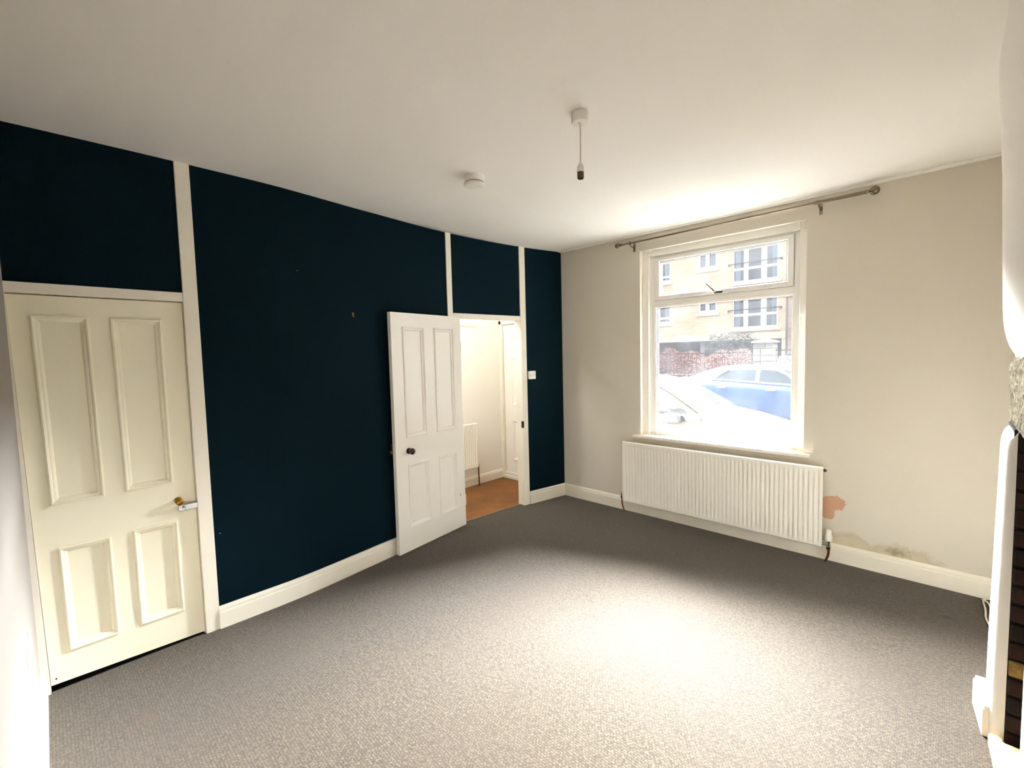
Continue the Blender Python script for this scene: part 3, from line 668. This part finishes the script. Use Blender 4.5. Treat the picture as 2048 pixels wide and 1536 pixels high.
for k in range(17):
    z = .006+k*.0752
    pick = lambda: meshes[rng.choice((0, 0, 1, 1, 2, 2, 3))]
    if k % 2: brick(hm, (3.348, OP0, z)); xs = (3.455, )
    else: xs = (3.348, 3.562)
    for x in xs: brick(meshes[4] if (k, x) in ((4, 3.348), (5, 3.455)) else pick(), (x, OP0, z))
    if k % 2: brick(hm, (3.668-.08, OP0+.01, z))
    for c in range(4):                                    # fireback facing the room
        brick(pick(), (3.690, OP0-.02-.215*c-(.107 if k % 2 else 0), z), -pi/2)
# skirting return on the pier
y0, y1 = BY0-.012, OP0+.022
mb = MB(); mb.prism([(3.262, y0), (3.300, y0+.004), (3.305, y1), (3.284, y1-.002)][::-1], 0, .118); mb.prism([(3.268, y0-.004), (3.300, y0), (3.305, y1-.004), (3.289, y1-.006)][::-1], .118, .136)
struct(obj('baseboard_fireplace', mb, M['trim'], bevel=.004), 'short white skirting block at the foot of the fireplace pier')
# raised pale hearth board
mb = MB(); mb.prism([(3.300, -1.512), (3.345, -1.520), (3.345, -1.545), (3.66, -1.545), (3.66, -2.36), (3.330, -2.36), (3.317, -1.80)][::-1], .0, .055)
tag(obj('hearth_board', mb, M['hearth'], bevel=.012, seg=3), 'pale raised hearth board on the floor of the brick fireplace', 'hearth')

# ------------------------------------------------------------------ hall lamp (above and out of view)
struct(obj('trim_10', MB().box(.0, 3.7, -.045, 0, H-.010, H+.01), M['ceiling'], bevel=.004), 'thin plaster lip where the ceiling meets the window wall')
hl = thing('hall_pendant', 'white globe lamp close under the hall ceiling', 'pendant light', (-.62, -1.5, H))
em = NT('lamp_globe'); em.b.inputs['Emission Color'].default_value = (1, .9, .75, 1); em.b.inputs['Emission Strength'].default_value = 3; em.col((.9, .88, .84, 1))
obj('rose', MB().lathe([(.05, .003), (.05, -.02), (.02, -.03)], (-.62, -1.5, H), 'z', 24), M['plastic'], hl)
mb = MB(); mb.lathe([(.002, 2.715)]+[(.09*sin(pi*i/12), 2.625+.09*cos(pi*i/12)) for i in range(1, 12)]+[(.002, 2.535)], (-.62, -1.5, 0), 'z', 24); obj('globe', mb, em.m, hl)
light('hall_bulb', 'POINT', (-.62, -1.5, 2.50), 18, (.93, .97, 1), shadow_soft_size=.08)

# ------------------------------------------------------------------ street
GZ = -.24
struct(obj('road', MB().box(-40, 40, 1.7, 30, GZ-.1, GZ), M['asphalt']), 'street outside the window')
struct(obj('pavement', MB().box(-40, 40, .26, 1.7, GZ-.1, GZ+.10), M['pavement']), 'pavement outside the window')
struct(obj('wall_outside', MB().box(-30, WO[0]-.0, .26, .30, GZ, 7.0).box(WO[1], 30, .26, .30, GZ, 7.0).box(WO[0], WO[1], .26, .30, WO[3], 7.0).box(WO[0], WO[1], .26, .30, GZ, WO[2]-.01) if False else MB().box(2.42, 30, .262, .30, GZ, 7.0).box(-.1, .9, .262, .30, GZ, 7.0).box(.9, 2.42, .262, .30, WO[3]+.02, 7.0).box(.9, 2.42, .262, .30, GZ, .70), M['ext']), 'outside face of the house')

def interp(tab, x):
    if x <= tab[0][0]: return tab[0][1]
    for (a, p), (b, q) in zip(tab, tab[1:]):
        if x <= b: s_ = (x-a)/(b-a); return p+(q-p)*s_
    return tab[-1][1]
def car(root, yc, hw, top, belt, bottom, roof, cab, paint, side_windows, screen, rear, wheels, xr, trim=None, ground=GZ):
    """top: bonnet/boot deck height; belt: shoulder height; roof: cabin height; all functions of x"""
    n = 44; xa, xb = xr; rows = []
    for i in range(n+1):
        x = xa+(xb-xa)*i/n; e = min((x-xa), (xb-x)); k = min(1, e/.5); w = hw*(.80+.20*sqrt(max(0, 1-(1-k)**2))); zt = interp(top, x); zs = interp(belt, x); zb = bottom+.10*(1-min(1, e/.3))
        half = [(0, zt), (.45*w, zt-.004), (.78*w, zt-.018), (.93*w, min(zt-.05, zs-.01)), (.985*w, zs-.085), (w, zs-.16), (w, (zs+zb)/2-.05), (.985*w, zb+.14), (.95*w, zb+.02), (.88*w, zb)]
        rows.append([(x, yc-y, z) for y, z in reversed(half)]+[(x, yc+y, z) for y, z in half[1:]])
    mb = MB(); mb.grid(rows)
    for r in (0, n): b = mb.pts(rows[r]); mb.face([b+j for j in range(len(rows[r]))])
    body = obj('body', mb, paint, root)
    ca, cb = cab; wb = hw*.95; wr = hw*.70; rows = []
    def cabw(z, zr, zb): return wb+(wr-wb)*max(0, min(1, (z-zb)/(max(zr-.06, zb+.35)-zb)))
    for i in range(31):
        x = ca+(cb-ca)*i/30; zr = interp(roof, x); zb = interp(belt, x)-.05; he = max(zr-.07, zb+.002); we = cabw(he, interp(roof, (ca+cb)/2), zb)
        half = [(0, zr), (.5*we, zr-.006), (.82*we, zr-.025), (.95*we, max(zr-.045, zb+.002)), (we, he), (wb, zb)]
        rows.append([(x, yc-y, z) for y, z in reversed(half)]+[(x, yc+y, z) for y, z in half[1:]])
    mb = MB(); mb.grid(rows); obj('cabin', mb, paint, root)
    zrm = interp(roof, (ca+cb)/2)
    def side(poly, s, off):
        return [(x, yc+s*(cabw(z, zrm, interp(belt, x)-.05)+off), z) for x, z in poly]
    for s in (-1, 1):
        for poly in side_windows:
            mb = MB(); b = mb.pts(side(poly, s, .008)); b2 = mb.pts(side(poly, s, -.012)); k = len(poly)
            mb.face([b+i for i in range(k)]); mb.face([b2+i for i in reversed(range(k))])
            for i in range(k): mb.face((b+i, b+(i+1) % k, b2+(i+1) % k, b2+i))
            obj('side_window', mb, M['carglass'], root)
        if trim:
            mb = MB(); mb.tube([Vector(p) for p in side(trim, s, .012)], .016, 8); obj('chrome_trim', mb, M['alloy'], root)
    for nm, (xt, xbm, inset) in (('windscreen', screen), ('rear_screen', rear)):
        mb = MB(); rr = []
        for i in range(7):
            f = i/6; x = xt+(xbm-xt)*f; zr = interp(roof, x)+.008; we = cabw(zr-.07, zrm, interp(belt, x)-.05)*(.90+.0*f)
            rr.append([(x, yc+we*t_, zr-.020*t_*t_) for t_ in (-1, -.6, -.2, .2, .6, 1)])
        mb.grid(rr); obj(nm, mb, M['carglass'], root, fix=False)
    for x in wheels:
        for s in (-1, 1):
            c = (x, yc+s*(hw-.10), ground+.31)
            tw = obj('wheel', MB().lathe([(.21, -.09), (.29, -.09), (.31, -.07), (.31, .07), (.29, .09), (.21, .09)], c, 'y', 28), M['tyre'], root)
            obj('hub', MB().lathe([(.21, .088*s), (.19, .075*s), (.06, .085*s), (.05, .1*s), (.001, .1*s)], c, 'y', 20), M['alloy'], tw)
            obj('wheel_arch', MB().lathe([(.36, -.02), (.36, .012)], (c[0], yc+s*(hw+.0-.012*0), c[2]), 'y', 28), M['trimblack'], root)
    return body
# silver car parked right outside
sc_ = thing('silver_car', 'pale silver hatchback parked close outside the window, bonnet pointing to the pier', 'car', (-.2, 2.88, GZ))
sroof = [(-2.0, .70), (-1.75, 1.0), (-1.5, 1.17), (-1.0, 1.23), (-.5, 1.235), (-.25, 1.215), (-.05, 1.155), (.2, 1.035), (.5, .865), (.72, .735)]
car(sc_, 2.88, .85, [(-2.2, .55), (-2.0, .68), (.3, .72), (.68, .735), (1.1, .665), (1.5, .555), (1.85, .40), (2.0, .22)], [(-2.2, .52), (-2.0, .68), (-.5, .685), (.6, .66), (1.1, .60), (1.5, .50), (1.85, .36), (2.0, .2)],
    -.06, sroof, (-2.0, .72), M['silver'],
    [[(-1.45, .66), (-.45, .655), (-.45, 1.06), (-1.2, 1.05)], [(-.38, .655), (.58, .635), (.55, .72), (.38, .87), (.16, 1.0), (0.0, 1.05), (-.38, 1.06)]],
    (-.06, .66, .1), (-1.6, -1.95, .1), (1.32, -1.35), (-2.2, 2.0))
for s, lab in ((-1, None), (1, None)):
    y = 2.88+s*.89
    mi = obj('mirror', MB().hexa([(.25, y-.09, .60), (.50, y-.06, .62), (.50, y+.07, .62), (.25, y+.07, .60), (.27, y-.08, .75), (.46, y-.05, .745), (.46, y+.06, .745), (.27, y+.06, .75)]), M['trimblack'], sc_, bevel=.025, seg=3)
for dx in (0, .10):
    obj('wiper', MB().tube([(.70+dx*.2, 2.55-dx*3, .755), (.62, 2.85-dx*3, .81), (.60, 3.15-dx*3, .815)], .009, 6), M['trimblack'], sc_)
# blue saloon across the road
bc = thing('blue_car', 'blue saloon with chrome window trim parked across the road behind the silver car', 'car', (-.7, 9.05, GZ))
broof = [(-2.45, .72), (-2.2, .86), (-1.8, 1.03), (-1.3, 1.165), (-.9, 1.20), (-.5, 1.205), (-.1, 1.185), (.2, 1.12), (.5, .99), (.95, .74)]
car(bc, 9.05, .88, [(-3.0, .70), (-2.5, .85), (-1.4, .86), (.5, .74), (.95, .71), (1.5, .62), (1.8, .45), (1.95, .2)], [(-3.0, .6), (-2.8, .78), (-1.4, .80), (.5, .70), (.95, .66), (1.5, .55), (1.8, .4), (1.95, .2)],
    -.08, broof, (-2.45, .95), M['blue'],
    [[(-1.36, .845), (-.37, .79), (-.37, 1.09), (-.80, 1.085), (-1.06, 1.06)], [(-.27, .785), (.52, .735), (.50, .80), (.30, .97), (.08, 1.075), (-.27, 1.095)]],
    (.22, .90, .1), (-1.75, -2.4, .1), (1.1, -1.75), (-3.0, 1.95), trim=[(-1.02, 1.09), (-1.2, .98), (-1.42, .84), (-.3, .775), (.55, .725)])
for x, z in ((-1.13, .64), (.02, .605)):
    for s in (-1, 1): obj('door_handle', MB().hexa([(x-.11, 9.05+s*.875-.025, z-.02), (x+.11, 9.05+s*.875-.025, z-.02), (x+.11, 9.05+s*.875+.025, z-.02), (x-.11, 9.05+s*.875+.025, z-.02), (x-.10, 9.05+s*.875-.02, z+.02), (x+.09, 9.05+s*.875-.02, z+.015), (x+.09, 9.05+s*.875+.02, z+.015), (x-.10, 9.05+s*.875+.02, z+.02)]), M['alloy'], bc, bevel=.012)
# white vehicle beyond the railings
wv = thing('white_van', 'white vehicle with red markings parked behind the black railings', 'van', (.6, 14.6, GZ))
obj('body', MB().hexa([(-1.3, 13.8, GZ+.3), (3, 13.8, GZ+.3), (3, 15.5, GZ+.3), (-1.3, 15.5, GZ+.3), (-1.25, 13.9, 1.36), (2.9, 13.9, 1.36), (2.9, 15.4, 1.36), (-1.25, 15.4, 1.36)]), M['vanwhite'], wv, bevel=.12, seg=4)
obj('roof_strip', MB().box(-1.0, 2.8, 13.95, 15.3, 1.36, 1.41), M['trimblack'], wv, bevel=.02)
for i, (x, z, w_, h_) in enumerate(((-.98, 1.22, .08, .02), (-.95, 1.19, .02, .09), (-.92, 1.255, .05, .02), (-.88, 1.17, .07, .02), (-.87, 1.15, .02, .07), (-.83, 1.13, .06, .02), (-.74, 1.16, .06, .02), (-.66, 1.14, .02, .05))):
    obj('marking', MB().box(x, x+w_, 13.80+.1*((z-GZ-.3)/(1.36-GZ-.3))-.012, 13.93, z, z+h_), M['redmark'], wv)
for x in (-.3, 2.2): obj('wheel', MB().lathe([(.2, -.1), (.31, -.1), (.33, -.06), (.33, .1), (.2, .1)], (x, 13.9, GZ+.33), 'y', 24), M['tyre'], wv)
# gate pier
pr = thing('gate_pier', 'stone gate pier with a shallow pointed cap behind the blue saloon', 'pier', (-1.05, 11.75, GZ))
px0, px1, py0, py1 = -1.34, -.78, 11.5, 12.02
zz = GZ
rng = random.Random(11)
obj('core', MB().box(px0+.02, px1-.02, py0+.02, py1-.02, GZ, 1.80), M['pierjoint'], pr)
k = 0
while zz < 1.74:
    hh = min(rng.uniform(.17, .24), 1.80-zz); sp_ = px0+(px1-px0)*rng.choice((.38, .5, .62))
    for a, b in ((px0, sp_-.008), (sp_+.008, px1)):
        o_ = rng.uniform(0, .02); obj('stone', MB().box(a, b, py0-o_, py1+o_, zz+.006, zz+hh-.006), M['pier'], pr, bevel=.012)
    zz += hh
mb = MB(); b = mb.pts([(px0-.05, py0-.05, 1.80), (px1+.05, py0-.05, 1.80), (px1+.05, py1+.05, 1.80), (px0-.05, py1+.05, 1.80), (px0-.05, py0-.05, 1.84), (px1+.05, py0-.05, 1.84), (px1+.05, py1+.05, 1.84), (px0-.05, py1+.05, 1.84), ((px0+px1)/2, (py0+py1)/2, 1.93)])
for q in ((3, 2, 1, 0), (0, 1, 5, 4), (1, 2, 6, 5), (2, 3, 7, 6), (3, 0, 4, 7), (4, 5, 8), (5, 6, 8), (6, 7, 8), (7, 4, 8)): mb.face([b+i for i in q])
obj('cap', mb, M['piercap'], pr)
# railings
def railing(x0, x1, y, z0, z1, step, label, group):
    t_ = thing('iron_railing', label, 'railing', ((x0+x1)/2, y, z0), 0, group); obj('rail', MB().box(x0, x1, y-.012, y+.012, z1-.03, z1), M['iron'], t_); obj('rail', MB().box(x0, x1, y-.012, y+.012, z0+.12, z0+.15), M['iron'], t_); x = x0+.02
    bar = obj('bar', MB().tube([(x, y, z0), (x, y, z1+.04)], .0055, 6), M['iron'], t_); i = 1
    while x+step*i < x1: dup(bar, t_, (step*i, 0, 0)); i += 1
railing(-7.0, -1.40, 11.05, GZ, 1.52, .13, 'black railing in front of the red leaved hedge', 'street railings')
railing(-.76, 1.2, 11.7, GZ, 1.57, .125, 'black railing between the stone pier and the white vehicle', 'street railings')
# hedge of copper leaves
rng = random.Random(5); mb = MB()
for i in range(27000):
    x = rng.uniform(-7.2, -1.46); tp = 1.56+.10*sin(x*2.7)+.07*sin(x*7.1)-.35*max(0, (x+1.9)); u = rng.random(); z = GZ+.1+(tp-GZ-.1)*(u**.7); y = 11.75+rng.gauss(0, .16)*(1 if z < tp-.1 else .6)
    a, b_ = rng.uniform(0, 2*pi), rng.uniform(-1, 1); s_ = rng.uniform(.014, .03); d = Vector((cos(a), sin(a)*.6, b_)).normalized(); e = d.cross(Vector((rng.uniform(-1, 1), rng.uniform(-1, 1), rng.uniform(-1, 1)))).normalized()
    p = Vector((x, y, z)); mb.quad(p-d*s_, p+e*s_*.5, p+d*s_, p-e*s_*.5)
hg = obj('hedge', mb, M['leaf'], fix=False); tag(hg, 'red brown leaved hedge behind the black railing', 'hedge'); hg['kind'] = 'stuff'
mb = MB()
for i in range(57):
    x = -7.1+i*.098; mb.tube([(x, 11.75, GZ), (x+.05*sin(i), 11.75+.04*cos(i*2), .5), (x+.1*sin(i*1.7), 11.75+.06*cos(i), 1.35)], [.012, .009, .004], 5)
obj('stems', mb, M['rust'], hg)['kind'] = 'stuff'
# dark conifer in front of the undercroft
rng = random.Random(9); mb = MB()
for i in range(3500):
    r = rng.random()**.5; a = rng.uniform(0, 2*pi); z = rng.uniform(.2, 2.35); w_ = 1.15*(1-.25*abs(z-1.6)); x = -4.15+w_*r*cos(a); y = 18+w_*r*sin(a)
    p = Vector((x, y, z)); d = Vector((cos(a), sin(a), rng.uniform(-.7, .2))).normalized()*rng.uniform(.05, .12); e = Vector((rng.uniform(-1, 1), rng.uniform(-1, 1), rng.uniform(-.4, .4)))*.035
    mb.quad(p-d, p+e, p+d, p-e)
cf = thing('shrub', 'dark grey green shrub in front of the building undercroft', 'shrub', (-4.15, 18, GZ))
obj('foliage', mb, M['conifer'], cf, fix=False)['kind'] = 'stuff'
obj('trunk', MB().tube([(-4.15, 18, GZ), (-4.15, 18, 1.0), (-4.1, 18, 2.0)], [.09, .07, .03], 8), M['rust'], cf)

# apartment building across the street
FYB = 25.0
bd = thing('apartment_building', 'buff brick apartment building across the street with white windows', 'building', (-9, 30, GZ))
holes = []
ST = 2.72
BW = [(-6.42, -3.97, 2.82, 4.78)]; SW = [(-8.46, -7.32, 3.91, 4.95)]; LW = [(-12.1, -10.28, 3.42, 4.75)]
for k in range(3):
    for (a, b, c, d) in BW+SW+LW: holes.append((a, b, c+ST*k, d+ST*k))
xs = sorted(set([-22, -3.45]+[h[0] for h in holes]+[h[1] for h in holes])); zs = sorted(set([2.17, 11.2]+[h[2] for h in holes]+[h[3] for h in holes]))
mb = MB()
for a, b in zip(xs, xs[1:]):
    for c, d in zip(zs, zs[1:]):
        if not any(h[0] < (a+b)/2 < h[1] and h[2] < (c+d)/2 < h[3] for h in holes): mb.box(a, b, FYB, FYB+.25, c, d)
obj('front_wall', mb, M['bldg'], bd)
mb = MB(); mb.box(-3.70, -3.45, FYB+.25, 34, GZ, 11.2); mb.box(-22, -3.45, 33.8, 34, GZ, 11.2); obj('side_wall', mb, M['bldg'], bd)
obj('corner_pier', MB().box(-3.76, -3.45, FYB, FYB+.25, GZ, 2.17), M['bandstone'], bd)
obj('stone_band', MB().box(-22, -3.44, FYB-.03, FYB+.02, 2.17, 2.55), M['bandstone'], bd)
mb = MB(); mb.box(-22, -3.7, 31, 31.2, GZ, 2.2); mb.box(-22, -3.7, FYB+.25, 31, 2.17, 2.3); obj('undercroft', mb, M['undercroft'], bd)
obj('back_room', MB().box(-22, -3.7, FYB+1.2, FYB+1.3, 2.3, 11.2), M['undercroft'], bd)
for x in (-19, -15.5, -12, -8.30): obj('pillar', MB().box(x-.15, x+.15, FYB+.3, FYB+.6, GZ, 2.17), M['lilac'], bd)
mb = MB(); mb.prism([(-22.4, FYB-.5), (-3.0, FYB-.5), (-3.0, 34.5), (-22.4, 34.5)], 11.2, 11.45); obj('roof', mb, M['undercroft'], bd)
def far_window(h, cols, rows_, fr=.075):
    a, b, c, d = h; y0, y1 = FYB+.07, FYB+.15; mb = MB(); ring(mb, a, b, c, d, fr, fr, fr, fr*1.7, y0, y1)
    for u0, u1 in cols: mb.box(u0, u1, y0-.006, y1+.006, c+.01, d-.01)
    for z0, z1 in rows_: mb.box(a+.01, b-.01, y0-.012, y1+.01, z0, z1)
    w = obj('window', mb, M['farframe'], bd)
    ex = [a+fr]+[q for u in cols for q in u]+[b-fr]; ez = [c+fr*1.7]+[q for u in rows_ for q in u]+[d-fr]
    for i in range(0, len(ex), 2):
        for j in range(0, len(ez), 2): obj('pane', MB().box(ex[i], ex[i+1], y0+.04, y0+.05, ez[j], ez[j+1]), M['farglass'], w)
    return w
for k in range(3):
    o = ST*k
    a, b, c, d = BW[0]
    w = far_window((a, b, c+o, d+o), [(-5.80, -5.55), (-4.86, -4.57)], [(3.56+o, 3.70+o)], .07)
    obj('curtain', MB().box(-6.32, -6.02, FYB+.2, FYB+.24, c+o, d+o), M['curtain'], w); obj('curtain', MB().box(-4.32, -4.02, FYB+.2, FYB+.24, c+o, d+o), M['blind' if k == 1 else 'curtain'], w)
    obj('sill', MB().box(-6.58, -3.80, FYB-.10, FYB+.06, 2.66+o, 2.80+o), M['bandstone'], bd)
    gr = obj('guard_rail', MB().tube([(-6.60, FYB-.08, 3.94+o), (-3.80, FYB-.08, 3.94+o)], .03, 8), M['iron'], bd)
    for x in (-6.60, -3.80): obj('guard_bracket', MB().box(x-.05, x+.05, FYB-.1, FYB, 3.86+o, 3.97+o), M['iron'], gr)
    a, b, c, d = SW[0]
    w = far_window((a, b, c+o, d+o), [(-8.02, -7.80)], [], .10)
    for x in (-8.30, -8.20, -8.10, -7.72, -7.62, -7.52): obj('blind_slat', MB().box(x-.02, x+.03, FYB+.2, FYB+.22, c+o, d+o), M['curtain'], w)
    obj('sill', MB().box(-8.58, -7.16, FYB-.07, FYB+.06, 3.74+o, 3.90+o), M['bandstone'], bd)
    a, b, c, d = LW[0]
    w = far_window((a, b, c+o, d+o), [(-11.3, -11.05)], [(3.72+o, 3.86+o)], .09)
    obj('curtain', MB().box(-10.75, -10.4, FYB+.2, FYB+.24, c+o, d+o), M['curtain'], w)
    obj('sill', MB().box(-12.2, -10.18, FYB-.07, FYB+.06, 3.26+o, 3.41+o), M['bandstone'], bd)
obj('drainpipe', MB().tube([(-3.50, FYB-.06, GZ), (-3.50, FYB-.06, 11.0)], .055, 10), M['pipe'], bd)
b2 = thing('neighbouring_building', 'lilac grey rendered building set back beside the brick apartment block', 'building', (1, 31, GZ))
obj('upper_wall', MB().box(-3.44, 9, 28.0, 33, 2.9, 9.5), M['lilac'], b2); obj('lower_wall', MB().box(-3.44, 9, 27.6, 33, GZ, 2.9), M['bandstone'], b2)
mb = MB(); mb.prism([(-3.44, 27.5), (9.3, 27.5), (9.3, 33.3), (-3.44, 33.3)], 9.5, 9.7); obj('roof', mb, M['undercroft'], b2)
